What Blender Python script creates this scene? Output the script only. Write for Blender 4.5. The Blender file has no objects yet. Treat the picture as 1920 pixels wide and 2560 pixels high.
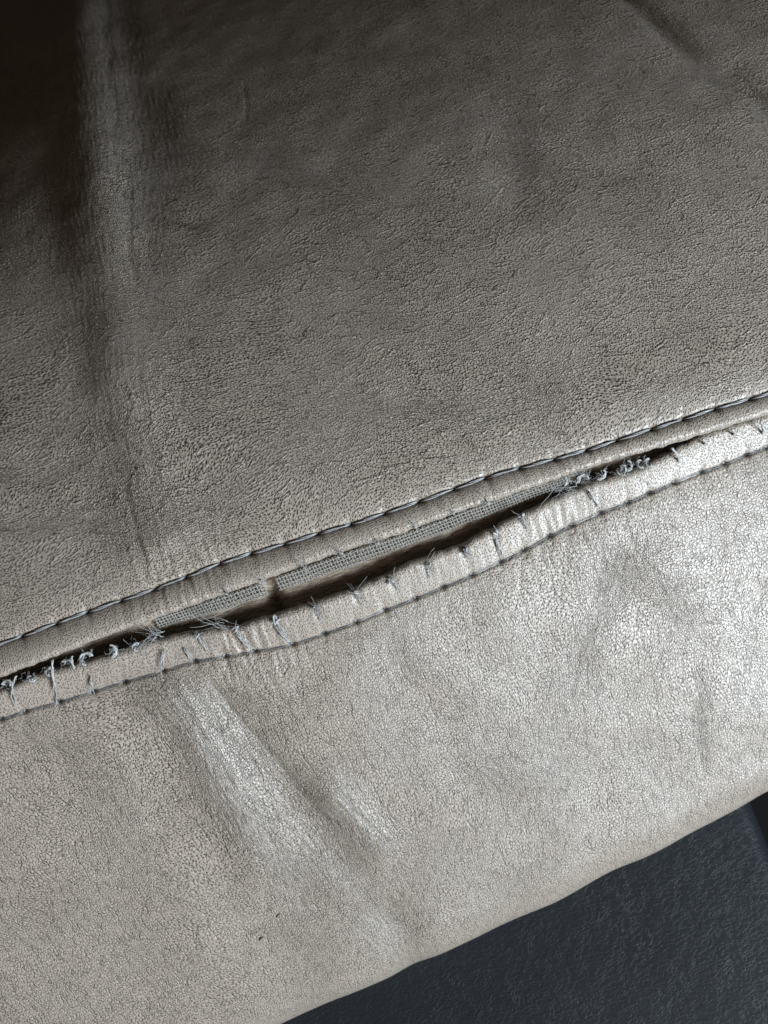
import bpy, math, random
import numpy as np
from mathutils import Vector, Matrix

sc = bpy.context.scene
rng = np.random.default_rng(7)
random.seed(7)

# ------------------------------------------------------------------ camera
# seam runs along world X, cushion top lies towards +Y, front panel drops towards -Y
S = 6.25e-5            # metres per photo pixel (1920 wide) at the seam
D = 0.18
EL, AZ, ROLL = math.radians(74), math.radians(8), math.radians(-10.9)
CAM = D * np.array([-math.sin(AZ) * math.cos(EL), -math.cos(AZ) * math.cos(EL), math.sin(EL)])
FWD = -CAM / D
R0 = np.cross(FWD, [0, 0, 1.0]); R0 /= np.linalg.norm(R0)
U0 = np.cross(R0, FWD)
RGT = math.cos(ROLL) * R0 + math.sin(ROLL) * U0
UPV = math.cos(ROLL) * U0 - math.sin(ROLL) * R0
cd = bpy.data.cameras.new('camera')
cd.sensor_fit = 'VERTICAL'
cd.sensor_height = 36
cd.lens = 36 * D / (2560 * S)
cd.clip_start = 0.005
cd.clip_end = 20
cd.dof.use_dof = True
cd.dof.focus_distance = D + 0.004
cd.dof.aperture_fstop = 30
co = bpy.data.objects.new('camera', cd)
sc.collection.objects.link(co)
M4 = Matrix(((RGT[0], UPV[0], -FWD[0], CAM[0]), (RGT[1], UPV[1], -FWD[1], CAM[1]),
             (RGT[2], UPV[2], -FWD[2], CAM[2]), (0, 0, 0, 1)))
co.matrix_world = M4
sc.camera = co

# ------------------------------------------------------------------ light
w = bpy.data.worlds.new('World'); sc.world = w; w.use_nodes = True
bg = w.node_tree.nodes['Background']
bg.inputs[0].default_value = (1.0, 0.76, 0.56, 1)
bg.inputs[1].default_value = 0.04

def area(name, loc, target, sx, sy, power, col):
    l = bpy.data.lights.new(name, 'AREA'); l.shape = 'RECTANGLE'
    l.size = sx; l.size_y = sy; l.energy = power; l.color = col
    o = bpy.data.objects.new(name, l); sc.collection.objects.link(o)
    o.location = loc
    d = Vector(target) - Vector(loc)
    o.rotation_euler = d.to_track_quat('-Z', 'Y').to_euler()
    return o
la, le, ld = math.radians(36), math.radians(25), 0.60
area('window_light', (ld * math.sin(la) * math.cos(le) + .02, -ld * math.cos(la) * math.cos(le) - .02, ld * math.sin(le) - .01),
     (0.02, -0.02, -0.01), 0.25, 0.25, 11.5, (0.82, 0.92, 1.0))
area('added_fill_light', (-0.12, -0.68, 0.52), (0.0, -0.02, 0.0), 0.7, 0.5, 1.7, (1.0, 0.79, 0.64))  # added soft warm fill, brightens the open gap and the front panel
vs = sc.view_settings
vs.view_transform = 'Standard'; vs.look = 'None'; vs.exposure = 0; vs.gamma = 1
sc.cycles.max_bounces = 3; sc.cycles.diffuse_bounces = 2; sc.cycles.glossy_bounces = 2

# ------------------------------------------------------------------ helpers
def smooth(e0, e1, x):
    t = np.clip((x - e0) / (e1 - e0), 0, 1); return t * t * (3 - 2 * t)
_perm = rng.permutation(512)
_grad = np.stack([np.cos(np.arange(512) * 2.399), np.sin(np.arange(512) * 2.399)], 1)
def noise(x, y, seed=0):
    x = np.asarray(x, float) + seed * 17.31; y = np.asarray(y, float) + seed * 9.77
    xi = np.floor(x).astype(int); yi = np.floor(y).astype(int)
    xf = x - xi; yf = y - yi
    u = xf ** 3 * (xf * (xf * 6 - 15) + 10); v = yf ** 3 * (yf * (yf * 6 - 15) + 10)
    def g(ix, iy, fx, fy):
        h = _perm[(_perm[ix % 512] + iy) % 512]
        return _grad[h, 0] * fx + _grad[h, 1] * fy
    a = g(xi, yi, xf, yf); b = g(xi + 1, yi, xf - 1, yf)
    c = g(xi, yi + 1, xf, yf - 1); d = g(xi + 1, yi + 1, xf - 1, yf - 1)
    return ((a + (b - a) * u) + ((c + (d - c) * u) - (a + (b - a) * u)) * v) * 1.5

def ray(px, py):
    d = FWD * D + RGT * (px - 960) * S - UPV * (py - 1280) * S
    return d / np.linalg.norm(d)

TH = math.radians(35)
O_L = np.array([0, -0.0085, -0.0016])
DN = np.array([0, -math.cos(TH), -math.sin(TH)])
NL = np.array([0, -math.sin(TH), math.cos(TH)])

def crown(x, y):
    yy = np.maximum(y - 0.019, 0)
    k = 9.0; sm = np.clip(.64 - x * 2.4, .25, .66)
    dome = -(sm * yy - sm * sm / k * (1 - np.exp(-k * yy / sm)))
    xr = -.040 + .26 * (y - .1)
    lft = .006 * np.log1p(np.exp(np.clip((xr - x) / .006, -30, 30)))
    return dome - .30 * lft * smooth(.055, .095, y)
def up_base(x, y):
    return 0.0026 * (1 - np.exp(-np.maximum(y, 0) / 0.006)) * (y > 0) + crown(x, y)
def at_up(px, py, z0=None):
    d = ray(px, py); z = 0.0
    for _ in range(12):
        p = CAM + d * ((z - CAM[2]) / d[2])
        z = z0 if z0 is not None else float(up_base(p[0], p[1] - 0.0))
    return p
def at_low(px, py, h=0.0):
    d = ray(px, py)
    t = ((O_L + NL * h - CAM) @ NL) / (d @ NL)
    p = CAM + d * t
    return p
def low_xw(p):
    q = p - O_L
    return q[0], q @ DN

XG = np.linspace(-0.16, 0.16, 641)
def curve(pts):
    """pts: (x, value) list -> smooth array over XG, extended in a straight line"""
    pts = sorted(pts); xs = np.array([p[0] for p in pts]); vsx = np.array([p[1] for p in pts])
    v = np.interp(XG, xs, vsx)
    sl0 = np.polyfit(xs[:4], vsx[:4], 1)[0] * .5; sl1 = np.polyfit(xs[-4:], vsx[-4:], 1)[0] * .5
    v = np.where(XG < xs[0], vsx[0] + (XG - xs[0]) * sl0, v)
    v = np.where(XG > xs[-1], vsx[-1] + (XG - xs[-1]) * sl1, v)
    k = np.exp(-0.5 * (np.arange(-8, 9) / 2.5) ** 2); k /= k.sum()
    return np.convolve(np.pad(v, 8, mode='edge'), k, 'valid')

# photo lines (pixels of the 1920x2560 picture) that fix where the seam lies on the cushion
P_US = [(0,1611),(84,1580),(174,1547),(260,1515),(359,1484),(460,1445),(555,1407),(640,1380),(694,1366),(800,1333),(903,1304),(1000,1271),(1088,1241),(1175,1208),(1250,1183),(1340,1160),(1423,1140),(1510,1112),(1597,1084),(1690,1054),(1782,1024),(1860,1003),(1920,984)]
P_UL = [(0,1706),(127,1657),(232,1615),(380,1562),(485,1524),(645,1467),(844,1395),(1000,1347),(1137,1296),(1311,1238),(1409,1206),(1525,1165),(1600,1146),(1698,1116),(1807,1083),(1920,1049)]
P_LL = [(0,1727),(84,1691),(203,1660),(338,1617),(401,1598),(500,1578),(591,1569),(656,1547),(753,1518),(862,1481),(970,1438),(1042,1400),(1127,1375),(1235,1321),(1307,1285),(1398,1242),(1470,1211),(1600,1172),(1680,1128),(1760,1085),(1920,1033)]
P_LS = [(0,1803),(59,1782),(146,1759),(230,1733),(310,1708),(407,1681),(485,1655),(561,1645),(637,1632),(731,1615),(811,1588),(891,1559),(963,1528),(1039,1500),(1109,1471),(1181,1441),(1253,1408),(1311,1379),(1376,1343),(1430,1316),(1503,1285),(1571,1260),(1626,1235),(1688,1210),(1757,1183),(1814,1163),(1870,1140),(1920,1122)]
P_LE = [(688,2608),(839,2535),(1014,2461),(1236,2358),(1396,2290),(1547,2207),(1626,2179),(1793,2095),(1920,2028)]

up_st = [at_up(a, b, 0.0) for a, b in P_US]
up_lip = [at_up(a, b - 14, -0.0003) for a, b in P_UL]
lo_lip = [at_low(a, b, 0.0) for a, b in P_LL]
lo_st = [at_low(a, b, 0.0003) for a, b in P_LS]
lo_edge = [at_low(a, b, -0.003) for a, b in P_LE]
YS = curve([(p[0], p[1]) for p in up_st])
YL = curve([(p[0], p[1]) for p in up_lip])
WL = curve([low_xw(p) for p in lo_lip])
WS = curve([low_xw(p) for p in lo_st])
WE = curve([low_xw(p) for p in lo_edge])
CC = np.zeros_like(XG)                    # how far the front panel tucks down under the top lip
for _ in range(3):
    zl_ = O_L[2] + WL * DN[2]
    kk = np.exp(-0.5 * (np.arange(-30, 31) / 10.0) ** 2); kk /= kk.sum()
    CC = np.convolve(np.pad(np.minimum(0, (-.0028 - zl_) / math.cos(TH)), 30, mode='edge'), kk, 'valid')
    lo_lip = [at_low(a, b, float(np.interp(p[0], XG, CC))) for (a, b), p in zip(P_LL, lo_lip)]
    lo_st = [at_low(a, b, .0003 + .92 * float(np.interp(p[0], XG, CC))) for (a, b), p in zip(P_LS, lo_st)]
    WL = curve([low_xw(p) for p in lo_lip]); WS = curve([low_xw(p) for p in lo_st])
KN = [(492,1588),(589,1570),(688,1550),(789,1518),(887,1481),(981,1451),(1068,1412),(1163,1378),(1238,1328),(1304,1289)]
KX = np.array([at_low(a, b)[0] for a, b in KN])
WL = WL + sum(.00026 * np.exp(-((XG - k) / .0008) ** 2) for k in KX)
fCC = lambda x: np.interp(x, XG, CC)
fYS = lambda x: np.interp(x, XG, YS); fYL = lambda x: np.interp(x, XG, YL)
fWL = lambda x: np.interp(x, XG, WL); fWS = lambda x: np.interp(x, XG, WS); fWE = lambda x: np.interp(x, XG, WE)

# stitch holes, on the sheets
def holes(pts, pitch, f, jit, seed):
    r = np.random.default_rng(seed); out = []; x = -0.075
    while x < 0.085:
        out.append(x); x += pitch * (1 + r.uniform(-jit, jit))
    return np.array(out)
HU = holes(None, 0.00545, fYS, .08, 3)
HLp = [low_xw(p)[0] for p in lo_st]
step = 0.0049
HL = np.array([HLp[0] - step * k for k in range(5, 0, -1)] + HLp + [HLp[-1] + step * k for k in range(1, 6)])

# ------------------------------------------------------------------ folds (pixels, height mm, half width px, grain stretch)
def dist_poly(X, Y, P):
    """signed distance and arc parameter 0..1 to a polyline, plus unit normal there"""
    best = np.full(X.shape, 1e9); sd = np.zeros_like(X); tt = np.zeros_like(X); nx = np.zeros_like(X); ny = np.zeros_like(X)
    seg = np.linalg.norm(np.diff(P, axis=0), axis=1); cum = np.concatenate([[0], np.cumsum(seg)]); L = cum[-1]
    for i in range(len(P) - 1):
        a, b = P[i], P[i + 1]; ab = b - a; l2 = ab @ ab
        t = np.clip(((X - a[0]) * ab[0] + (Y - a[1]) * ab[1]) / l2, 0, 1)
        dx = X - (a[0] + t * ab[0]); dy = Y - (a[1] + t * ab[1]); d = np.hypot(dx, dy)
        m = d < best
        n = np.array([-ab[1], ab[0]]) / math.sqrt(l2)
        s = np.sign(dx * n[0] + dy * n[1])
        best = np.where(m, d, best); sd = np.where(m, d * s, sd)
        tt = np.where(m, (cum[i] + t * seg[i]) / L, tt)
        nx = np.where(m, n[0], nx); ny = np.where(m, n[1], ny)
    return sd, tt, nx, ny
def dense(pts, n=16):
    pts = np.array(pts, float); s = np.concatenate([[0], np.cumsum(np.linalg.norm(np.diff(pts, axis=0), axis=1))])
    t = np.linspace(0, s[-1], n)
    q = np.stack([np.interp(t, s, pts[:, 0]), np.interp(t, s, pts[:, 1])], 1)
    for _ in range(3):
        q[1:-1] = .25 * q[:-2] + .5 * q[1:-1] + .25 * q[2:]
    return q

FU = [  # cushion top
    # pts, height mm, width px (left/right), stretch, taper(start,end)
    ([(185,-60),(205,100),(232,300),(250,480),(272,640),(292,800),(310,960),(330,1100)], 2.7, 118, .75, (0, .38)),
    ([(285,-60),(315,140),(330,260),(345,420),(330,560),(355,700),(382,860),(400,1000)], -.62, 60, .8, (0, .35)),
    ([(330,160),(390,300),(425,430),(440,540)], -.75, 66, .7, (.3, .4)),
    ([(275,700),(300,860),(318,1000),(345,1150),(395,1300),(450,1430)], 1.25, 88, 1.1, (.45, .1)),
    ([(70,330),(105,480),(150,640),(190,780),(200,900),(220,1100)], -.45, 80, .6, (.3, .5)),
    ([(-60,60),(40,200),(60,340)], -1.0, 110, .3, (0, .4)),
    ([(1545,-40),(1654,64),(1741,145),(1828,195),(1920,262),(2000,330)], -1.0, 30, .8, (0, 0)),
    ([(1600,-60),(1720,60),(1850,150),(1990,240)], .45, 60, .2, (0, 0)),
    ([(500,330),(640,380),(760,440),(900,470)], -.16, 40, .6, (.4, .4)),
    ([(360,525),(460,548),(560,565)], -.22, 22, .8, (.3, .4)),
    ([(1180,330),(1290,350),(1420,390),(1560,440),(1720,500)], -.30, 55, .5, (.3, .4)),
    ([(1230,180),(1260,300),(1300,420),(1280,520),(1240,640)], -.28, 60, .4, (.3, .4)),
    ([(960,300),(1080,330),(1200,400),(1290,520),(1340,700)], -.18, 70, .2, (.3, .4)),
    ([(700,1010),(900,985),(1060,1000),(1200,1020),(1400,980)], -.10, 34, .7, (.4, .4)),
    ([(1330,890),(1370,980),(1395,1060),(1400,1130)], -.10, 46, .8, (.4, .2)),
    ([(1420,1010),(1560,990),(1700,980),(1900,930)], .12, 30, .7, (.4, .2)),
    ([(480,1440),(620,1200),(800,1090)], .12, 60, .3, (.3, .4)),
    ([(-20,1310),(120,1300),(260,1310),(340,1340)], -.16, 26, .9, (0, .3)),
    ([(-20,1180),(110,1190),(240,1120)], -.14, 26, .9, (0, .4)),
]
FU += [
    ([(312,430),(314,520),(325,610),(360,760)], -0.220, 13, .8, (.2, .3)),
    ([(262,-40),(268,120),(288,260),(300,420)], -0.248, 14, .8, (0, .3)),
    ([(330,800),(352,940),(372,1080),(410,1230),(470,1400)], -0.132, 10, .6, (.3, .2)),
    ([(290,1120),(330,1280),(365,1420),(380,1490)], -0.121, 10, .6, (.3, .1)),
    ([(604,190),(610,260),(608,320)], -0.077, 7, .3, (.3, .3)),
    ([(470,520),(560,560),(700,640)], -0.066, 8, .4, (.3, .4)),
    ([(1080,1130),(1190,1060),(1330,1010)], -0.044, 8, .3, (.3, .4)),
    ([(640,1120),(760,1090),(900,1100)], -0.044, 8, .3, (.3, .4)),
    ([(880,990),(1010,1010),(1120,990),(1260,1000)], -0.050, 7, .3, (.3, .4)),
]
FL = [  # front panel
    ([(370,1660),(430,1760),(500,1860),(555,1960),(600,2060),(650,2160),(690,2260)], 1.013, 62, 1.2, (.05, .35)),
    ([(500,1690),(620,1840),(720,1980),(800,2090),(880,2190),(960,2260)], -1.147, 62, .7, (.15, .3)),
    ([(770,1930),(850,2010),(940,2100),(1000,2150)], 0.840, 46, .8, (.3, .3)),
    ([(930,2230),(1000,2320),(1020,2400)], -0.675, 50, .6, (.4, 0)),
    ([(690,2080),(760,2230),(800,2330)], -0.473, 70, .4, (.3, .4)),
    ([(1560,1330),(1530,1480),(1460,1640),(1430,1760),(1420,1860)], -0.270, 40, .9, (.15, .4)),
    ([(1560,1340),(1700,1500),(1800,1600)], 0.217, 50, .6, (.2, .4)),
    ([(950,1560),(980,1660),(1050,1760)], -0.188, 46, .6, (.1, .4)),
    ([(1740,1650),(1755,1740),(1750,1860),(1760,1960)], -0.217, 24, .9, (.3, .3)),
    ([(1100,1850),(1300,1930),(1500,1950)], 0.300, 60, .5, (.4, .4)),
    ([(200,1760),(230,1900),(330,2060),(420,2200)], 0.270, 90, .4, (.3, .4)),
    ([(1250,2290),(1340,2200),(1440,2140)], -0.270, 50, .3, (0, .5)),
]
FL += [
    ([(415,1690),(470,1790),(540,1890),(590,2000)], -0.132, 10, .6, (.1, .3)),
    ([(450,1680),(520,1780),(600,1880),(680,2010)], -0.132, 10, .6, (.1, .3)),
    ([(500,1680),(590,1790),(690,1900),(790,2030),(860,2130)], -0.143, 10, .6, (.1, .3)),
    ([(820,1960),(900,2030),(990,2130)], -0.099, 9, .5, (.3, .3)),
    ([(1545,1380),(1510,1540),(1452,1640),(1440,1720),(1425,1830)], -0.088, 8, .4, (.2, .3)),
    ([(1500,1300),(1520,1420),(1515,1560)], -0.066, 8, .4, (.1, .4)),
    ([(1550,1300),(1640,1440),(1700,1560),(1730,1640)], -0.066, 8, .4, (.1, .4)),
    ([(1735,1640),(1755,1730),(1745,1830),(1760,1930)], -0.066, 8, .4, (.2, .3)),
    ([(1310,1390),(1300,1480),(1250,1580)], -0.050, 7, .4, (.1, .4)),
    ([(1180,1450),(1190,1560),(1150,1640)], -0.044, 7, .4, (.1, .4)),
    ([(730,1620),(740,1720),(790,1800)], -0.055, 8, .4, (.1, .4)),
    ([(640,1640),(690,1740),(760,1850)], -0.066, 8, .4, (.1, .4)),
]
def prep(F, low):
    out = []
    for pts, h, wd, st, tp in F:
        if low:
            P = np.array([low_xw(at_low(a, b)) for a, b in pts])
        else:
            P = np.array([at_up(a, b)[:2] for a, b in pts])
        out.append((dense(P), h * 1e-3, wd * S, st, tp))
    return out
FU = prep(FU, False); FL = prep(FL, True)
def apply_folds(X, Y, F, seed):
    H = np.zeros_like(X); AM = np.ones_like(X); GX = X.copy(); GY = Y.copy()
    for k, (P, h, wd, st, tp) in enumerate(F):
        m = 4.5 * wd + .004
        sel = (X > P[:, 0].min() - m) & (X < P[:, 0].max() + m) & (Y > P[:, 1].min() - m) & (Y < P[:, 1].max() + m)
        x_, y_ = X[sel], Y[sel]
        sd, t, nx, ny = dist_poly(x_, y_, P)
        sd = sd + noise(x_ / .010, y_ / .010, seed + k) * .0008
        tap = (smooth(0, tp[0], t) if tp[0] else 1) * (1 - smooth(1 - tp[1], 1, t) if tp[1] else 1)
        far = np.clip(1 - (sd / (4.5 * wd)) ** 2, 0, 1) ** 2
        ln = t * np.linalg.norm(P[-1] - P[0])
        wr = noise(sd / .00055, ln / .0045, seed + k + 7) + .5 * noise(sd / .00034, ln / .0025, seed + k + 9)
        H[sel] += h * np.exp(-(sd / wd) ** 2) * tap + wr * .00008 * min(st, 1.2) * np.exp(-(sd / (1.7 * wd)) ** 2) * tap
        g = .6 * st * wd * 1.6 * np.tanh(sd / (wd * 1.6)) * tap * far
        GX[sel] += nx * g; GY[sel] += ny * g
        AM[sel] += .45 * st * np.exp(-(sd / (wd * 1.7)) ** 2) * tap
    return H, GX, GY, np.minimum(AM, 2.0)

# ------------------------------------------------------------------ surface functions
RL = 0.0010; RLL = 0.0010
def up_height(x, y):
    ys = fYS(x); yl = fYL(x); d = y - ys; v = y - yl
    fw = np.maximum(ys - yl, .002)
    rise = 0.0021 * (1 - np.exp(-np.maximum(d, 0) / 0.0042)) + crown(x, y)
    u = np.clip(v / fw, 0, 1)
    flange = 0.00045 * np.sin(np.pi * np.clip(u, 0, 1)) ** .8
    z = np.where(d > 0, rise, flange)
    hd = np.min(np.abs(x[..., None] - HU), axis=-1) if x.size < 60000 else _near(x, HU)
    hole = np.exp(-(hd / .0006) ** 2)
    z = z - 0.00026 * np.exp(-((d - .00018) / 0.00032) ** 2) - .00045 * hole * np.exp(-((d - .0001) / .0004) ** 2)
    # little pull lines running from each hole across the flange
    z = z - .00013 * hole * np.exp(-(np.minimum(d, 0) / .0022) ** 2) * (d < .0015)
    # gathers
    m = smooth(-.002, .0005, v) * (1 - smooth(.002, .010, d))
    amp = .00003 + .00016 * (np.exp(-((x + .034) / .007) ** 2)) + .00004 * np.exp(-((x - .025) / .02) ** 2)
    z = z + m * amp * noise(x / .00085, y / .005, 31)
    lip = np.exp(-(v / .0012) ** 2)
    z = z + lip * .00006 * noise(x / .0006, y / .003, 32)
    z = z + .00013 * noise(x / .016, y / .016, 33) * smooth(.001, .012, d) + .0001 * noise(x / .006, y / .006, 34) * smooth(.001, .006, d)
    return z
def _near(x, H):
    i = np.clip(np.searchsorted(H, x), 1, len(H) - 1)
    return np.minimum(np.abs(x - H[i - 1]), np.abs(x - H[i]))
def low_height(x, q):
    ws = fWS(x); wl = fWL(x); d = q - ws; v = q - wl
    fw = np.maximum(ws - wl, .002)
    u = np.clip(v / fw, 0, 1)
    bul = 0.0009 + .0003 * noise(x / .012, q / .012, 41)
    z = np.where(d > 0, bul * (1 - np.exp(-np.maximum(d, 0) / 0.0040)), 0.00022 * np.sin(np.pi * u) ** .7)
    z = z + fCC(x) * np.exp(-np.maximum(v, 0) / .075)
    hd = _near(x, HL)
    hole = np.exp(-(hd / .00050) ** 2)
    z = z - 0.00034 * np.exp(-(d / 0.00024) ** 2) - .00062 * hole * np.exp(-(d / .0004) ** 2)
    z = z - .00012 * hole * np.exp(-(np.minimum(d, 0) / .0022) ** 2) * (d < .0012)
    m = smooth(-.002, .0005, v) * (1 - smooth(.001, .009, d))
    amp = .00003 + .00017 * np.exp(-((x + .029) / .007) ** 2) + .00009 * np.exp(-((x - .026) / .005) ** 2)
    z = z + m * amp * noise(x / .0009, q / .005, 42)
    z = z - .00020 * np.exp(-(_near(x, KX) / .0006) ** 2) * np.exp(-((v - .0008) / .0016) ** 2)
    lip = np.exp(-(v / .0012) ** 2)
    z = z + lip * .0001 * noise(x / .0007, q / .003, 43)
    z = z + .00020 * noise(x / .018, q / .018, 44) * smooth(.001, .012, d) + .0001 * noise(x / .007, q / .007, 45) * smooth(.001, .006, d)
    return z

def grid_obj(name, P, mat, parent=None, attrs=None, smooth_=True):
    nr, nc = P.shape[:2]
    me = bpy.data.meshes.new(name)
    me.vertices.add(nr * nc); me.vertices.foreach_set('co', P.reshape(-1).astype(np.float32))
    idx = np.arange(nr * nc).reshape(nr, nc)
    q = np.stack([idx[:-1, :-1], idx[:-1, 1:], idx[1:, 1:], idx[1:, :-1]], -1).reshape(-1, 4)
    n = len(q)
    me.loops.add(n * 4); me.loops.foreach_set('vertex_index', q.reshape(-1).astype(np.int32))
    me.polygons.add(n); me.polygons.foreach_set('loop_start', (np.arange(n) * 4).astype(np.int32))
    me.polygons.foreach_set('use_smooth', np.full(n, smooth_))
    for k, v in (attrs or {}).items():
        if v.ndim == 3:
            a = me.attributes.new(k, 'FLOAT_VECTOR', 'POINT'); a.data.foreach_set('vector', v.reshape(-1).astype(np.float32))
        else:
            a = me.attributes.new(k, 'FLOAT', 'POINT'); a.data.foreach_set('value', v.reshape(-1).astype(np.float32))
    me.update(); me.validate()
    me.materials.append(mat)
    o = bpy.data.objects.new(name, me); sc.collection.objects.link(o)
    if parent: o.parent = parent
    return o

def tube(path, rad, sides=6, close=True):
    path = np.array(path, float); n = len(path)
    rad = np.broadcast_to(np.array(rad, float), (n,))
    T = np.gradient(path, axis=0); T /= np.linalg.norm(T, axis=1)[:, None] + 1e-12
    up = np.array([0.3, 0.2, 0.93]); V = []
    a = np.cross(T[0], up); a /= np.linalg.norm(a) + 1e-12
    for i in range(n):
        a = a - T[i] * (a @ T[i]); a /= np.linalg.norm(a) + 1e-12
        b = np.cross(T[i], a)
        for k in range(sides):
            t = 2 * math.pi * k / sides
            V.append(path[i] + rad[i] * (math.cos(t) * a + math.sin(t) * b))
    F = []
    for i in range(n - 1):
        for k in range(sides):
            F.append((i * sides + k, i * sides + (k + 1) % sides, (i + 1) * sides + (k + 1) % sides, (i + 1) * sides + k))
    if close:
        F.append(tuple(range(sides))[::-1]); F.append(tuple(range((n - 1) * sides, n * sides)))
    return V, F
class MB:
    def __init__(s): s.V = []; s.F = []
    def add(s, VF):
        o = len(s.V); s.V += [tuple(v) for v in VF[0]]; s.F += [tuple(i + o for i in f) for f in VF[1]]
    def mesh(s, name, mat):
        me = bpy.data.meshes.new(name); me.from_pydata(s.V, [], s.F)
        me.polygons.foreach_set('use_smooth', [True] * len(me.polygons)); me.materials.append(mat); me.update()
        return me
def link(name, me, parent=None, loc=None, mat=None):
    o = bpy.data.objects.new(name, me); sc.collection.objects.link(o)
    if parent: o.parent = parent
    if mat is not None: o.matrix_local = mat
    elif loc is not None: o.location = loc
    return o

# ------------------------------------------------------------------ materials
class NT:
    def __init__(s, name):
        s.m = bpy.data.materials.new(name); s.m.use_nodes = True; s.t = s.m.node_tree; s.p = s.t.nodes['Principled BSDF']; s.dim = '2D'
    def n(s, kind, **kw):
        nd = s.t.nodes.new(kind)
        for k, v in kw.items(): setattr(nd, k, v)
        return nd
    def l(s, a, b): s.t.links.new(a, b)
    def put(s, sock, v):
        if hasattr(v, 'links') or isinstance(v, bpy.types.NodeSocket): s.l(v, sock)
        else: sock.default_value = v
    def math(s, op, a, b=0.0, c=None, clamp=False):
        nd = s.n('ShaderNodeMath', operation=op, use_clamp=clamp)
        s.put(nd.inputs[0], a); s.put(nd.inputs[1], b)
        if c is not None: s.put(nd.inputs[2], c)
        return nd.outputs[0]
    def vmath(s, op, a, b):
        nd = s.n('ShaderNodeVectorMath', operation=op)
        s.put(nd.inputs[0], a); s.put(nd.inputs[1], b); return nd.outputs[0]
    def scale(s, a, k):
        nd = s.n('ShaderNodeVectorMath', operation='SCALE'); s.put(nd.inputs[0], a); s.put(nd.inputs[3], k); return nd.outputs[0]
    def noise(s, vec, scale, detail=2.0, rough=.5, col=False):
        nd = s.n('ShaderNodeTexNoise', noise_dimensions=s.dim); s.put(nd.inputs['Vector'], vec); nd.inputs['Scale'].default_value = scale
        nd.inputs['Detail'].default_value = detail; nd.inputs['Roughness'].default_value = rough
        return nd.outputs['Color' if col else 'Fac']
    def vor(s, vec, scale, feature='DISTANCE_TO_EDGE', rnd=1.0):
        nd = s.n('ShaderNodeTexVoronoi', feature=feature, voronoi_dimensions=s.dim); s.put(nd.inputs['Vector'], vec); nd.inputs['Scale'].default_value = scale
        nd.inputs['Randomness'].default_value = rnd
        return nd.outputs['Distance']
    def step(s, v, a, b, lo=0.0, hi=1.0):
        nd = s.n('ShaderNodeMapRange', interpolation_type='SMOOTHSTEP')
        s.put(nd.inputs['Value'], v); s.put(nd.inputs['From Min'], a); s.put(nd.inputs['From Max'], b)
        s.put(nd.inputs['To Min'], lo); s.put(nd.inputs['To Max'], hi); return nd.outputs[0]
    def mix(s, f, a, b):
        nd = s.n('ShaderNodeMix', data_type='RGBA'); s.put(nd.inputs[0], f); s.put(nd.inputs[6], a); s.put(nd.inputs[7], b); return nd.outputs[2]
    def attr(s, name, out='Vector'):
        nd = s.n('ShaderNodeAttribute', attribute_name=name); return nd.outputs[out]

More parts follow.
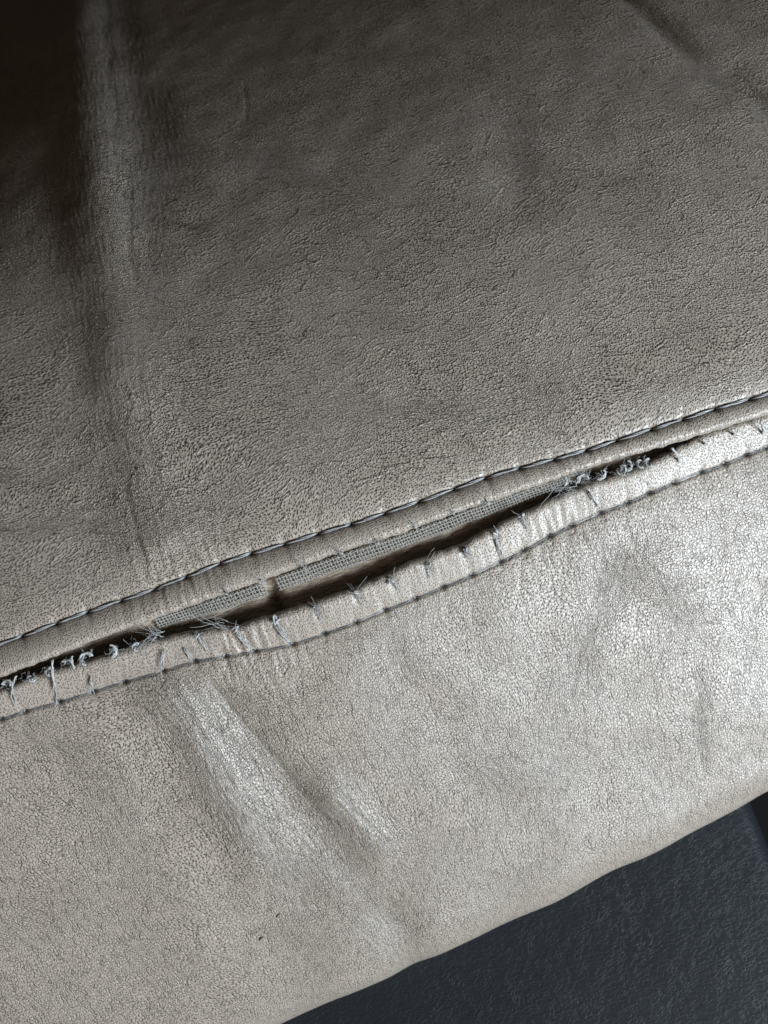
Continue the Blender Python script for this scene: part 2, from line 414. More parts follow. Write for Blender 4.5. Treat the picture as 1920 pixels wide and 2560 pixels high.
def leather_mat():
    t = NT('taupe_leather')
    g = t.attr('grain')                       # millimetres on the hide
    flat = t.attr('flat', 'Fac')              # 1 on the smooth folded flange
    por = t.attr('pore', 'Fac')               # 1 where pores dominate
    amp = t.attr('amp', 'Fac')                # stronger where the hide is gathered
    nz = t.noise(g, .75, 2, .5, True)
    g2 = t.vmath('ADD', g, t.scale(t.vmath('SUBTRACT', nz, (.5, .5, .5)), .7))
    e1 = t.vor(g2, 1.5)                       # pebble network
    sep = t.n('ShaderNodeSeparateColor'); t.l(t.noise(g, .42, 2, .5, True), sep.inputs[0])
    var, var2 = sep.outputs[0], sep.outputs[1]
    c1 = t.step(e1, 0.0, t.math('MULTIPLY_ADD', var2, .20, .03))
    p = t.vor(g, 1.9, 'F1', .85)
    pit = t.step(p, .10, t.math('MULTIPLY_ADD', var, .30, .19))
    # long creases
    g3 = t.vmath('MULTIPLY', t.vmath('ADD', g, t.scale(nz, 1.2)), t.attr('crease'))
    e3 = t.vor(g3, 1.0)
    c3 = t.math('SUBTRACT', 1.0, t.math('MULTIPLY', t.step(e3, .0, .12, 1.0, 0.0), t.step(var2, .34, .62, .05, .75)))
    fine = t.noise(g2, 3.6, 2, .6)
    k1 = t.math('MULTIPLY', t.step(var, .30, .60, .45, .80), t.math('MULTIPLY_ADD', por, -.68, 1.0))
    k1 = t.math('MULTIPLY', k1, t.math('MULTIPLY_ADD', flat, -.35, 1.0))
    kp = t.math('MULTIPLY', t.math('MULTIPLY_ADD', por, .85, .35), t.math('MULTIPLY_ADD', flat, -.25, 1.0))
    inv = lambda v: t.math('SUBTRACT', 1.0, v)
    h1 = t.math('MULTIPLY', inv(c1), k1)
    hp = t.math('MULTIPLY', inv(pit), kp)
    h3 = t.math('MULTIPLY', inv(c3), t.math('MULTIPLY_ADD', flat, -1.0, 1.0))
    depth = t.math('ADD', h1, t.math('ADD', hp, h3))
    dome = t.math('MULTIPLY', t.math('MINIMUM', e1, .40), t.math('MULTIPLY', t.math('MULTIPLY_ADD', flat, -.75, 1.0), t.math('MULTIPLY_ADD', por, -.25, .60)))
    hgt = t.math('SUBTRACT', t.math('MULTIPLY_ADD', fine, t.math('MULTIPLY_ADD', flat, -.18, .30), dome), depth)
    hgt = t.math('MULTIPLY', hgt, amp)
    # striations across the folded lip
    lipm = t.attr('lip', 'Fac')
    st = t.noise(t.vmath('MULTIPLY', t.attr('sheet'), (2.6, .22, 1.0)), 1.0, 2, .55)
    hgt = t.math('ADD', hgt, t.math('MULTIPLY', t.math('MULTIPLY', st, lipm), 1.6))
    b = t.n('ShaderNodeBump'); b.inputs['Strength'].default_value = 1.0; b.inputs['Distance'].default_value = 0.000108
    t.l(hgt, b.inputs['Height']); t.l(b.outputs[0], t.p.inputs['Normal'])
    geo = t.n('ShaderNodeNewGeometry').outputs['Normal']     # the clear finish levels the grain out
    cn = t.n('ShaderNodeVectorMath', operation='NORMALIZE')
    t.l(t.vmath('ADD', t.scale(b.outputs[0], .26), t.scale(geo, .74)), cn.inputs[0]); t.l(cn.outputs[0], t.p.inputs['Coat Normal'])
    t.p.inputs['Coat Weight'].default_value = .48; t.p.inputs['Coat Roughness'].default_value = .40; t.p.inputs['Coat IOR'].default_value = 1.5
    # pigment: taupe finish, dark worn into cracks and pores
    tone = t.noise(g, .05, 3, .55)
    base = t.mix(tone, (.223, .192, .161, 1), (.252, .221, .189, 1))
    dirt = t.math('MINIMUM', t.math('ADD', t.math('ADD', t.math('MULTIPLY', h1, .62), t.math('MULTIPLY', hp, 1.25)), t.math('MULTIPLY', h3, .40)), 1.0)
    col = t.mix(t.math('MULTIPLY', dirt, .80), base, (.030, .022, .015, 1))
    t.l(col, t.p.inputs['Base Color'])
    ro = t.math('ADD', t.math('MULTIPLY_ADD', fine, .14, .34), t.math('MULTIPLY', dirt, .3))
    t.l(ro, t.p.inputs['Roughness'])
    t.p.inputs['Specular IOR Level'].default_value = .30
    return t.m
LEATHER = leather_mat()

def dark_mat():
    t = NT('dark_grained_leather')
    tc = t.n('ShaderNodeTexCoord').outputs['Object']
    g = t.scale(tc, 1000.0)
    n1 = t.vmath('SUBTRACT', t.noise(g, .25, 3, .55, True), (.5, .5, .5))
    g1 = t.vmath('ADD', g, t.scale(n1, 2.6))
    w_ = t.vmath('MULTIPLY', g1, (.5, 1.25, 1.0))
    rd = t.noise(w_, .95, 3, .6)
    rid = t.math('ABSOLUTE', t.math('SUBTRACT', rd, .5))
    patch = t.step(t.noise(g, .09, 2), .30, .75, .65, 1.0)
    hgt = t.math('MULTIPLY', t.math('ADD', t.step(rid, 0, .10), t.math('MULTIPLY', t.vor(g1, 1.1), .8)), patch)
    b = t.n('ShaderNodeBump'); b.inputs['Distance'].default_value = .000026; b.inputs['Strength'].default_value = 1
    t.l(hgt, b.inputs['Height']); t.l(b.outputs[0], t.p.inputs['Normal'])
    col = t.mix(t.noise(g, .06, 3), (.006, .0074, .0098, 1), (.009, .011, .014, 1))
    t.l(col, t.p.inputs['Base Color'])
    t.p.inputs['Roughness'].default_value = .46
    t.p.inputs['Specular IOR Level'].default_value = .20
    return t.m
DARK = dark_mat()

def plain(name, col, rough, spec=.5, bump=None):
    t = NT(name); t.dim = '3D'; t.p.inputs['Base Color'].default_value = (*col, 1); t.p.inputs['Roughness'].default_value = rough
    t.p.inputs['Specular IOR Level'].default_value = spec
    tc = t.n('ShaderNodeTexCoord').outputs['Object']
    nz = t.noise(t.scale(tc, 1000.0), 3.0, 2)
    t.l(t.mix(nz, tuple(c * .7 for c in col) + (1,), tuple(min(1, c * 1.25) for c in col) + (1,)), t.p.inputs['Base Color'])
    return t.m
THREAD = plain('grey_thread', (.27, .275, .28), .4)
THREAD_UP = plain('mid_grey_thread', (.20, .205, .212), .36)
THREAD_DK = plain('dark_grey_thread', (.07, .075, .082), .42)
FIBRE = plain('pale_thread_fibre', (.27, .272, .27), .45)
WEAVE = plain('woven_tape', (.17, .163, .148), .75)
SPECK = plain('dark_speck', (.015, .013, .011), .6)
FLOORM = plain('dark_floor', (.003, .003, .003), .9, .1)
def lining_mat():
    t = NT('brown_lining_cloth')
    u = t.attr('sheet')
    f = t.noise(t.vmath('MULTIPLY', u, (.5, 4.2, 1)), 1.0, 3, .6)
    f2 = t.noise(t.vmath('MULTIPLY', u, (5, 1.2, 1)), 1.0, 2, .6)
    hgt = t.math('MULTIPLY_ADD', f2, .4, f)
    t.l(t.mix(t.step(f, .3, .7), (.17, .14, .105, 1), (.42, .36, .28, 1)), t.p.inputs['Base Color'])
    b = t.n('ShaderNodeBump'); b.inputs['Distance'].default_value = .00025; t.l(hgt, b.inputs['Height']); t.l(b.outputs[0], t.p.inputs['Normal'])
    t.p.inputs['Roughness'].default_value = .9
    return t.m
LINING = lining_mat()

# ------------------------------------------------------------------ cushion panels
root = bpy.data.objects.new('leather_cushion', None); sc.collection.objects.link(root)
root['label'] = 'worn taupe leather sofa cushion with a burst open seam across its front edge'
root['category'] = 'cushion'

xs = np.concatenate([np.linspace(-.15, -.078, 60)[:-1], np.linspace(-.078, .092, 920), np.linspace(.092, .15, 50)[1:]])
NX = len(xs)
# --- top panel: rows from the back edge to the lip, round it and back underneath
def upper_panel():
    ysv = fYS(xs); ylv = fYL(xs); fw = ysv - ylv
    back = np.concatenate([np.linspace(.20, .135, 16)[:-1], np.linspace(.135, .012, 330)[:-1], np.linspace(.012, .0012, 44)[:-1], np.linspace(.0012, -.0010, 18)])
    rows = [ysv + b for b in back]
    u = np.linspace(-.0010, 0, 2)
    nfl = 30
    for i in range(1, nfl + 1):
        f = i / nfl
        rows.append(ysv - .0010 + (ylv + RL - (ysv - .0010)) * f)
    Y = np.array(rows); X = np.broadcast_to(xs, Y.shape).copy()
    H, GX, GY, AM = apply_folds(X, Y, FU, 100)
    d = Y - fYS(X)
    Z = up_height(X, Y) + H * smooth(-.001, .008, d)
    # lip roll
    Yc, Zc, a2 = [], [], []
    wob = .00012 * noise(xs / .0011, xs * 0, 35)
    z_t = Z[-1]
    last = Y[-1]
    for ph in np.linspace(0, math.pi, 13)[1:]:
        Yc.append(last - RL * math.sin(ph) * (1 + .15 * noise(xs / .0015, xs * 0 + ph, 36)) + wob * math.sin(ph)); Zc.append(z_t - RL * (1 - math.cos(ph)))
    yb, zb = Yc[-1], Zc[-1]
    for k in np.linspace(.001, .008, 6):
        Yc.append(yb + k); Zc.append(zb - k * .35)
    n2 = len(Yc)
    Yc = np.array(Yc); Zc = np.array(Zc)
    Xc = np.broadcast_to(xs, Yc.shape)
    arc = np.linspace(.0002, RL * math.pi, 12).tolist() + [.004] * (n2 - 12)
    GXc = np.broadcast_to(GX[-1], Yc.shape); GYc = GY[-1][None, :] - np.array(arc)[:, None]
    X2 = np.concatenate([X, Xc]); Y2 = np.concatenate([Y, Yc]); Z2 = np.concatenate([Z, Zc])
    gx = np.concatenate([GX, GXc]); gy = np.concatenate([GY, GYc])
    sy = np.concatenate([Y - fYL(X), -np.array(arc)[:, None] + np.zeros_like(Yc)])
    wx = noise(gx / .028, gy / .028, 51) * .0028 + noise(gx / .011, gy / .011, 52) * .0014
    wy = noise(gx / .028, gy / .028, 53) * .0028 + noise(gx / .011, gy / .011, 54) * .0014
    # left border: fine wrinkles running sideways
    wl = (1 - smooth(-.062, -.030, X2)) * smooth(.004, .02, Y2)
    gy2 = gy + wy + .9 * np.where(Y2 > 0, Y2, 0) * 0 + wl * 0
    gr = np.stack([(gx + wx) * 1e3 * 1.15, gy2 * 1e3 * 1.32, np.zeros_like(gx)], -1)
    dd = Y2 - fYS(X2)
    flat = 1 - smooth(-.0006, .0016, dd)
    lip = 1 - smooth(.0001, .0022, sy)
    lip = lip * .8
    pore = smooth(-.001, .001, dd) * (.55 + .45 * smooth(-.2, .3, noise(X2 / .03, Y2 / .03, 55))) * (1 - .5 * smooth(.045, .075, Y2))
    pore = np.maximum(pore, .55 * flat)
    sheet = np.stack([X2 * 1e3, sy * 1e3, np.zeros_like(gx)], -1)
    P = np.stack([X2, Y2, Z2], -1)
    am = np.concatenate([AM * (1 + .45 * smooth(.0, .01, d)), np.ones_like(Yc)])
    cre = np.broadcast_to(np.array([.15, .62, 1.0]), gr.shape)
    o = grid_obj('top_panel', P, LEATHER, root, dict(grain=gr, flat=flat, lip=lip, pore=pore, sheet=sheet, amp=am, crease=cre))
    return o, Y, Z
top, YU, ZU = upper_panel()
top['label'] = 'taupe leather top panel, darker and creased towards the back'

def low_to_world(x, q, h):
    return np.stack([x + 0 * q, O_L[1] + q * DN[1] + h * NL[1], O_L[2] + q * DN[2] + h * NL[2]], -1)
RE = 0.011
def lower_panel():
    wsv = fWS(xs); wlv = fWL(xs); wev = fWE(xs)
    rows = []; nfl = 30
    for i in range(nfl + 1):
        f = i / nfl
        rows.append(wlv + RLL + (wsv - .0010 - (wlv + RLL)) * f)
    for d in np.concatenate([np.linspace(-.0010, .0012, 18)[1:], np.linspace(.0012, .010, 40)[1:]]):
        rows.append(wsv + d)
    start = wsv + .010; end = wev - RE
    for f in np.linspace(0, 1, 230)[1:]:
        rows.append(start + (end - start) * f)
    Q = np.array(rows); X = np.broadcast_to(xs, Q.shape).copy()
    H, GX, GY, AM = apply_folds(X, Q, FL, 200)
    d = Q - fWS(X)
    Z = low_height(X, Q) + H * smooth(-.001, .006, d)
    # lower roll under the front edge
    Qe, He = [], []; q0 = Q[-1]; h0 = Z[-1]
    phis = np.linspace(0, 2.5, 44)[1:]
    for ph in phis:
        r = RE * (1 + .05 * noise(xs / .02, xs * 0 + ph, 46))
        Qe.append(q0 + r * math.sin(ph)); He.append(h0 - r * (1 - math.cos(ph)))
    Qe = np.array(Qe); He = np.array(He)
    ge = GY[-1][None, :] + (phis * RE)[:, None]
    # lip roll
    Ql, Hl, arc = [], [], []
    last = Q[0]; z_t = Z[0]; wob = .00022 * noise(xs / .0016, xs * 0, 47)
    for ph in np.linspace(0, math.pi, 13)[1:]:
        Ql.append(last - RLL * math.sin(ph) + wob * math.sin(ph)); Hl.append(z_t - RLL * (1 - math.cos(ph))); arc.append(RLL * ph)
    qb, hb = Ql[-1], Hl[-1]
    for k in np.linspace(.001, .008, 6):
        Ql.append(qb + k); Hl.append(hb - k * .15); arc.append(.003)
    Ql = np.array(Ql)[::-1]; Hl = np.array(Hl)[::-1]; arc = np.array(arc)[::-1]
    Q2 = np.concatenate([Ql, Q, Qe]); H2 = np.concatenate([Hl, Z, He])
    gx = np.concatenate([np.broadcast_to(GX[0], Ql.shape), GX, np.broadcast_to(GX[-1], Qe.shape)])
    gy = np.concatenate([GY[0][None, :] - arc[:, None], GY, ge])
    sy = np.concatenate([-arc[:, None] + np.zeros_like(Ql), Q - fWL(X), (Q[-1] - fWL(xs))[None, :] + (phis * RE)[:, None]])
    X2 = np.broadcast_to(xs, Q2.shape)
    wx = noise(gx / .026, gy / .026, 61) * .0026 + noise(gx / .011, gy / .011, 62) * .0014
    wy = noise(gx / .026, gy / .026, 63) * .0026 + noise(gx / .011, gy / .011, 64) * .0014
    # hide pulled downwards: cells longer down the panel, slanted on the left
    sh = -.28 * (gy) * (1 - smooth(-.05, .02, gx))
    gr = np.stack([(gx + wx + sh + .5) * 1e3 * 1.45, (gy + wy) * 1e3 * 1.05, np.zeros_like(gx)], -1)
    dd = sy - (fWS(X2) - fWL(X2))
    flat = 1 - smooth(-.0006, .0014, dd)
    flat = np.maximum(flat, .55 * smooth(-.010, .012, np.concatenate([np.zeros_like(Ql) - 1, Q - wev[None, :] + RE, np.broadcast_to((phis * RE)[:, None], Qe.shape)])))
    lip = (1 - smooth(.0001, .0032, sy)) * .8
    pore = np.maximum(.20 + .35 * smooth(-.3, .4, noise(X2 / .03, Q2 / .03, 65)), .6 * (1 - smooth(-.0006, .0014, dd)))
    sheet = np.stack([X2 * 1e3, sy * 1e3, np.full_like(gx, 9.0)], -1)
    P = low_to_world(X2, Q2, H2)
    am = np.concatenate([np.ones_like(Ql), AM * (1 + .25 * smooth(.0, .01, d)), 1.25 + 0 * Qe])
    cre = np.broadcast_to(np.array([.60, .17, 1.0]), gr.shape)
    o = grid_obj('front_panel', P[::-1], LEATHER, root, {k: v[::-1] for k, v in dict(grain=gr, flat=flat, lip=lip, pore=pore, sheet=sheet, amp=am, crease=cre).items()})
    return o, P
front, PL = lower_panel()
front['label'] = 'paler glossy taupe leather front panel below the open seam'

# ------------------------------------------------------------------ what shows inside the gap
def yz_lowlip(x):
    q = fWL(x); h = fCC(x); return O_L[1] + q * DN[1] + h * NL[1], O_L[2] + q * DN[2] + h * NL[2]
def gap_line(x, f, lift=0.0):
    """cross-section of the lining: f=0 under the top lip, f=1 below the front lip"""
    ya = fYL(x) + .0014; za = -.0024
    yl_, zl_ = yz_lowlip(x)
    yb = np.minimum(yl_ - .0018, ya - .006); zb = zl_ - .0040
    return ya + (yb - ya) * f, za + (zb - za) * f - .0009 * np.sin(np.pi * f) + lift
gx_ = np.linspace(-.068, .047, 400); gf = np.linspace(-.12, 1.3, 60)
Xg = np.broadcast_to(gx_, (60, 400)); Yg = np.zeros_like(Xg); Zg = np.zeros_like(Xg)
for i, f in enumerate(gf):
    Yg[i], Zg[i] = gap_line(gx_, f)
Zg = Zg + .0003 * noise(Xg / .006, Yg / .002, 71) - .0007
fold = np.exp(-((Xg + .0205) / .0011) ** 2)
Zg = Zg - .0022 * (1 - smooth(-.046, -.038, Xg)) - .0022 * smooth(.028, .034, Xg)
Zg = Zg - .0026 * fold * smooth(-.12, .02, gf)[:, None]
lin = grid_obj('lining', np.stack([Xg, Yg, Zg], -1), LINING, root,
               dict(sheet=np.stack([Xg * 1e3, np.broadcast_to(gf[:, None] * 9, Xg.shape), np.zeros_like(Xg)], -1)))
lin['label'] = 'brown lining cloth inside the open seam'

def weave(x0, x1, f0, f1, nrow):
    mb = MB(); pitch = .00050; nc = int((x1 - x0) / pitch); r = .000155
    def pt(x, f, up):
        y, z = gap_line(np.array(x), f); return (x, float(y), float(z) + up)
    df = (f1 - f0) / nrow
    rr = random.Random(5)
    for j in range(nrow):
        f = f0 + df * (j + .5); path = []
        for i in range(nc * 4 + 1):
            x = x0 + (i / 4) * pitch
            path.append(pt(x, f + df * (.10 * math.sin(i * .043 + j * .7) + .12 * math.sin(i * .011 + j * .2)), .00012 * math.cos(math.pi * (i / 4 - .5 + j)) + .00012))
        mb.add(tube(path, r, 5))
    for i in range(nc):
        x = x0 + (i + .5) * pitch + rr.uniform(-1, 1) * .00006 + .00012 * math.sin(i * .21)
        path = [pt(x + .0002 * (k / 4 - nrow / 2) * .3, f0 + df * k / 4, -.00012 * math.cos(math.pi * (k / 4 - .5 + i)) + .00012) for k in range(nrow * 4 + 1)]
        mb.add(tube(path, r * .95, 5))
    return mb
for (a, b) in ((-.0395, -.0213), (-.0196, .0300)):
    o = link('woven_tape', weave(a, b, .12, .34, 4).mesh('woven_tape', WEAVE), root); o['kind'] = 'stuff'

# ------------------------------------------------------------------ threads
def stitch_mesh(name, L, r, mat, seed, sink=.55, flatten=.7):
    """two-ply stitch of length L along X, its ends diving into the holes"""
    rr = np.random.default_rng(seed); mb = MB()
    t = np.linspace(0, 1, 15); ph0 = rr.uniform(0, 6)
    arch = 1 - np.abs(2 * t - 1) ** 5
    for k in (0, 1):
        a = ph0 + k * math.pi + t * 5.0
        p = np.stack([(t - .5) * L, r * .48 * np.cos(a) + rr.uniform(-.1, .1) * r, (arch - 1) * r * 3.2 + r * .48 * np.sin(a) * flatten], 1)
        mb.add(tube(p, r * .66 * (1 - .35 * np.abs(2 * t - 1) ** 3), 6))
    for _ in range(2):       # a loose filament
        s = rr.uniform(.1, .6); q = np.linspace(s, s + .3, 5)
        p = np.stack([(q - .5) * L, rr.uniform(-1, 1) * r + 0 * q, r * .75 + r * .7 * np.sin((q - s) / .3 * math.pi)], 1)
        mb.add(tube(p, r * .09, 3))
    return mb.mesh(name, mat)
def frame(a, b, up):
    x = (b - a) / np.linalg.norm(b - a); y = np.cross(up, x); y /= np.linalg.norm(y); z = np.cross(x, y)
    c = (a + b) / 2
    return Matrix(((x[0], y[0], z[0], c[0]), (x[1], y[1], z[1], c[1]), (x[2], y[2], z[2], c[2]), (0, 0, 0, 1)))
st_up = [stitch_mesh('stitch', 1.0 *   .0054, .00023, THREAD_UP, k) for k in range(5)]
def pt_up(x, d, lift):
    y = fYS(np.array([x])) + d; z = up_height(np.array([x]), y); return np.array([x, y[0], z[0] + lift])
def pt_low(x, d, lift):
    q = fWS(np.array([x])) + d; h = low_height(np.array([x]), q) + lift
    return low_to_world(np.array([x]), q, h)[0]
n = 0
for a, b in zip(HU[:-1], HU[1:]):
    if b < -.072 or a > .083: continue
    xm = (a + b) / 2
    base = (pt_up(a + .0009, -.0001, 0) + pt_up(b - .0009, -.0001, 0)) / 2
    A = np.array([a, fYS(a) - .00012, base[2] + .00016]); B = np.array([b, fYS(b) + .00012, base[2] + .00016])
    m = frame(A, B, np.array([0, -.25, 1.0]))
    m = m @ Matrix.Diagonal((np.linalg.norm(B - A) / .0054, 1, 1, 1))
    link('stitch', st_up[n % 5], top, mat=m); n += 1
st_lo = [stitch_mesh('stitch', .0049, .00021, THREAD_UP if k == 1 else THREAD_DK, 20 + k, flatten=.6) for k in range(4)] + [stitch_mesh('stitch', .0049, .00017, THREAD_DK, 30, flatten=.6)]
for a, b in zip(HL[:-1], HL[1:]):
    if b < -.070 or a > .083: continue
    A = pt_low(a + .0008, 0, .00013); B = pt_low(b - .0008, 0, .00013)
    e = (B - A) / np.linalg.norm(B - A) * .0008; A = A - e; B = B + e
    m = frame(A, B, NL) @ Matrix.Diagonal((np.linalg.norm(B - A) / .0049, 1, 1, 1))
    k = 4 if a < -.020 and n % 2 else n % 4
    link('stitch', st_lo[k], front, mat=m); n += 1

def curl(seed, size, r, turns, mat=FIBRE, lift=.6):
    rr = np.random.default_rng(seed); t = np.linspace(0, 1, 22); a0 = rr.uniform(0, 6.28)
    a = a0 + t * turns * 2 * math.pi; rad = size * (.55 + .45 * t)
    tilt = rr.uniform(-.6, .6)
    p = np.stack([rad * np.cos(a), rad * np.sin(a), size * lift * t + size * .5 * tilt * np.sin(a)], 1); p -= p[0]
    mb = MB()
    for k in (0, 1):
        b = t * 9 + k * math.pi
        off = np.stack([np.cos(b), np.sin(b), np.sin(b * .9)], 1) * r * .45
        mb.add(tube(p + off, r * .65 * (1 - .2 * t), 6))
    for _ in range(12):
        i0 = int(rr.integers(0, 22)); q = p[i0] + np.cumsum(rr.normal(0, r * .9, (6, 3)), 0); mb.add(tube(np.vstack([p[i0:i0 + 1], q]), r * .10, 3))
    return mb.mesh('thread_curl', mat)
def tuft(seed, n, length, dirv, spread, r, knot=0.0, mat=FIBRE):
    rr = np.random.default_rng(seed); mb = MB(); dirv = np.array(dirv, float); dirv /= np.linalg.norm(dirv)
    if knot:
        t = np.linspace(0, 1, 9)
        for k in range(3):
            a = rr.uniform(0, 6) + t * 4.5
            p = np.stack([np.cos(a), np.sin(a), .8 * np.sin(a * .7 + k)], 1) * knot * .75
            mb.add(tube(p, knot * .42, 6))
    for _ in range(n):
        d = dirv + rr.normal(0, spread, 3); L = length * rr.uniform(.3, 1.15); t = np.linspace(0, 1, 10)[:, None]
        bend = rr.normal(0, .55, 3); st_ = rr.normal(0, 1, 3) * length * .10
        wig = np.cumsum(rr.normal(0, L * .028, (10, 3)), 0)
        p = st_ + d * L * (t - .12) + bend * L * t ** 2 + wig
        mb.add(tube(p, r * rr.uniform(.5, 1.2) * (1 - .5 * t[:, 0]), 4))
    return mb.mesh('frayed_thread', mat)
def lip_low(px, py, h=.0006):
    c = float(fCC(at_low(px, py)[0])); return at_low(px, py, h + c)
def lip_up(px, py, z=.0001):
    return at_up(px, py, z)

def torn(seed, mat):
    rr = np.random.default_rng(seed); mb = MB(); sz = rr.uniform(.7, 1.2)
    p = rr.normal(0, 1, (9, 3)) * np.array([.00036, .00030, .00026]) * sz
    t = np.linspace(0, 8, 40); p = np.stack([np.interp(t, np.arange(9), p[:, k]) for k in range(3)], 1)
    for _ in range(4): p[1:-1] = .25 * p[:-2] + .5 * p[1:-1] + .25 * p[2:]
    mb.add(tube(p, .00017 * sz, 6))
    L = rr.uniform(.0012, .0036); t = np.linspace(0, 1, 12)[:, None]; sx = rr.uniform(-.25, .35)
    for k in range(2):           # strand that still runs down over the lip
        q = DN * L * t + np.array([1.0, 0, 0]) * (sx * L * t + .00016 * np.sin(t * 7 + k * 3 + seed)) + NL * (.00018 * np.sin(np.pi * t) - .0001 + .0003 * t)
        mb.add(tube(q, .00010 * (1 - .5 * t[:, 0]), 5))
    for _ in range(int(rr.integers(6, 14))):
        d = rr.normal(0, .6, 3) + DN * rr.uniform(-.6, .8) + NL * .4; l = rr.uniform(.0006, .0018); t2 = np.linspace(0, 1, 7)[:, None]
        q = d * l * t2 + rr.normal(0, .5, 3) * l * t2 ** 2 + np.cumsum(rr.normal(0, .00005, (7, 3)), 0)
        mb.add(tube(q, .000032, 3))
    return mb.mesh('torn_stitch', mat)
# knots of the torn seam along the front lip
for k, (a, b) in enumerate(KN):
    link('torn_stitch', torn(300 + k, (THREAD, THREAD_UP, FIBRE, THREAD)[k * 7 % 4]), front, loc=lip_low(a, b, .0004))
# short whiskers on the top lip
for k, (a, b) in enumerate([(567,1483),(659,1455),(764,1426),(854,1383),(945,1357),(1039,1317),(1134,1283),(1222,1258)]):
    me = tuft(330 + k, 9, .0015, (random.uniform(-.5, .2), .6, .35), .4, .00005, knot=.0002, mat=FIBRE)
    me.name = 'torn_stitch'
    link('torn_stitch', me, top, loc=lip_up(a, b))
# curls and loops at the left end of the tear
for k, (a, b, s, t) in enumerate([(25,1712,.0006,.8),(74,1692,.0006,.7),(131,1672,.0007,.8),(179,1664,.0008,.6),(228,1640,.0011,.85),(281,1640,.0010,.6),(344,1611,.0006,.8)]):
    link('thread_curl', curl(360 + k, s, .00034, t * .7, THREAD), front, loc=lip_low(a, b, .0002))
# threads that still bridge the seam, left and right
for k, (a, b, c, d) in enumerate([(40,1690,30,1735),(131,1650,138,1725),(180,1640,186,1672),(1679,1120,1700,1155),(1757,1098,1764,1112),(1830,1074,1836,1088),(1902,1053,1908,1085)]):
    A = lip_up(a, b, -.0004); B = lip_low(c, d, .0004); t = np.linspace(0, 1, 9)[:, None]
    p = A + (B - A) * t + np.array([0, 0, .0006]) * np.sin(np.pi * t); p0 = p[0].copy(); mb = MB()
    for j in (0, 1):
        an = t[:, 0] * 7 + j * math.pi
        mb.add(tube(p - p0 + np.stack([np.cos(an), np.sin(an), 0 * an], 1) * .0001, .00014, 5))
    link('bridging_thread', mb.mesh('bridging_thread', FIBRE), root, loc=p0)
for k, (a, b, c, d) in enumerate([(28,1722,44,1772),(131,1682,146,1757),(226,1690,232,1732),(408,1625,408,1678),(462,1620,486,1654),(590,1585,636,1630),(690,1565,730,1612),(1470,1230,1502,1283),(1240,1345,1258,1400)]):
    t = np.linspace(0, 1, 14)[:, None]; q = lip_low(a, b, .0005) * (1 - t) + lip_low(c, d, .0004) * t
    q = q + NL * .00022 * np.sin(np.pi * t); q0 = q[0].copy(); mb = MB(); rr = np.random.default_rng(500 + k)
    for j in range(5):
        off = np.cumsum(rr.normal(0, .00006, (14, 3)), 0) + rr.normal(0, .00008, 3)
        e = int(rr.integers(8, 15))
        mb.add(tube((q - q0 + off)[:e], .000055 if j else .00011, 4))
    link('loose_strand', mb.mesh('loose_strand', (FIBRE, THREAD)[k % 2]), front, loc=q0)
# hairy wisps
for k, (a, b, n_, L, dv) in enumerate([(395,1585,16,.0036,(-.7,.5,.5)),(385,1592,10,.0030,(-1,-.1,.6)),(560,1560,9,.0050,(-1,.55,.25)),(505,1545,7,.005,(1,-.3,.2)),
                                       (1425,1222,10,.0035,(-1,.25,.5)),(1440,1205,16,.0026,(.4,.6,.6)),(1455,1200,14,.0030,(.7,-.3,.6)),(1395,1215,7,.0060,(-1,-.15,.2))]):
    link('frayed_thread', tuft(400 + k, n_, L, dv, .30, .000045), root, loc=at_up(a, b, -.0016))
for k, (a, b, s, t) in enumerate([(1440,1205,.0009,.7),(1470,1198,.0012,.45),(1495,1196,.0010,.5),(1545,1172,.0008,.8),(1562,1166,.0010,.55),(1570,1175,.0009,.5),(1600,1152,.0008,.6),(1620,1148,.0008,.7),(1412,1212,.0010,.4)]):
    link('thread_curl', curl(430 + k, s, .00028, t * .8), front, loc=at_up(a, b, -.0012))
# wisps beside the lower topstitch holes
for k in range(len(HLp)):
    x = HLp[k]; p = pt_low(x, -.0002, .0002)
    me = tuft(460 + k, 6, .0011, (random.uniform(-.6, .6), .7, .5), .45, .00005, knot=.00016, mat=FIBRE if k % 2 else THREAD_DK)
    me.name = 'stitch_knot'
    link('stitch_knot', me, front, loc=p)

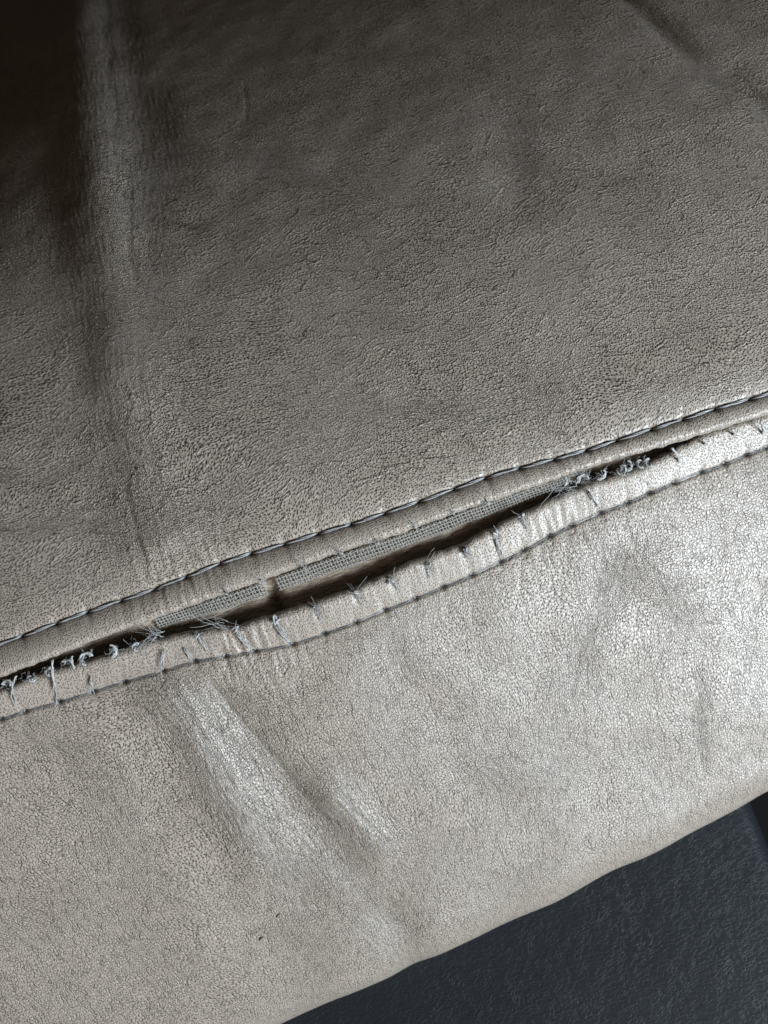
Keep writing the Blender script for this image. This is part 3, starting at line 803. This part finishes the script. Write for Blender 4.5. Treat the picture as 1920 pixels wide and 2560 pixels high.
# ------------------------------------------------------------------ surface below, floor, debris
zmin = PL[..., 2].min()
ZB = float(PL[..., 2][:, (xs > -.05) & (xs < .08)].min()) + .0015
def at_z(px, py, z):
    d = ray(px, py); return CAM + d * ((z - CAM[2]) / d[2])
e0 = at_z(1883, 1995, ZB); e1 = at_z(1925, 2098, ZB)
ed = (e1 - e0)[:2] / np.linalg.norm((e1 - e0)[:2]); en = np.array([-ed[1], ed[0]])
if en[0] < 0: en = -en
ss = np.linspace(-.20, .30, 120)           # along the edge
prof = [(-.40, 0), (-.2, 0), (-.1, 0), (-.05, 0), (-.02, 0), (-.01, -.00005), (-.006, -.0002)]
for ph in np.linspace(.05, 1.571, 10): prof.append((-.004 + .004 * math.sin(ph), -.0002 - .004 * (1 - math.cos(ph))))
prof += [(.0, -.02), (.0, -.06)]
Pb = np.zeros((len(prof), len(ss), 3))
for i, (o_, dz) in enumerate(prof):
    Pb[i, :, 0] = e0[0] + ed[0] * ss + en[0] * o_; Pb[i, :, 1] = e0[1] + ed[1] * ss + en[1] * o_; Pb[i, :, 2] = ZB + dz
base = grid_obj('dark_leather_seat', Pb, DARK)
base['label'] = 'blue-black grained leather surface below the cushion, its straight edge at the right'
base['category'] = 'seat'
fz = ZB - .06
fl = grid_obj('floor', np.array([[[-1, -1, fz], [1, -1, fz]], [[-1, 1, fz], [1, 1, fz]]], float), FLOORM)
fl['kind'] = 'structure'

def speck(px, py, L, wd, ang, label):
    p = at_low(px, py, .0013)
    mb = MB(); t = np.linspace(0, 1, 7); q = np.stack([(t - .5) * L, .12 * L * np.sin(t * 5), .0001 + 0 * t], 1)
    mb.add(tube(q, wd * np.sin(np.pi * (t * .86 + .07)) ** .7, 6))
    o = link('debris_speck', mb.mesh('debris_speck', SPECK))
    dx = np.array([1.0, 0, 0]); x = math.cos(ang) * dx + math.sin(ang) * -DN; y = np.cross(NL, x)
    o.matrix_world = Matrix(((x[0], y[0], NL[0], p[0]), (x[1], y[1], NL[1], p[1]), (x[2], y[2], NL[2], p[2]), (0, 0, 0, 1)))
    o['label'] = label; o['category'] = 'speck'
speck(695, 2287, .0011, .00016, .8, 'upper, thinner of two dark specks on the lower front panel')
speck(652, 2345, .0010, .00022, .7, 'lower, thicker of two dark specks on the lower front panel')
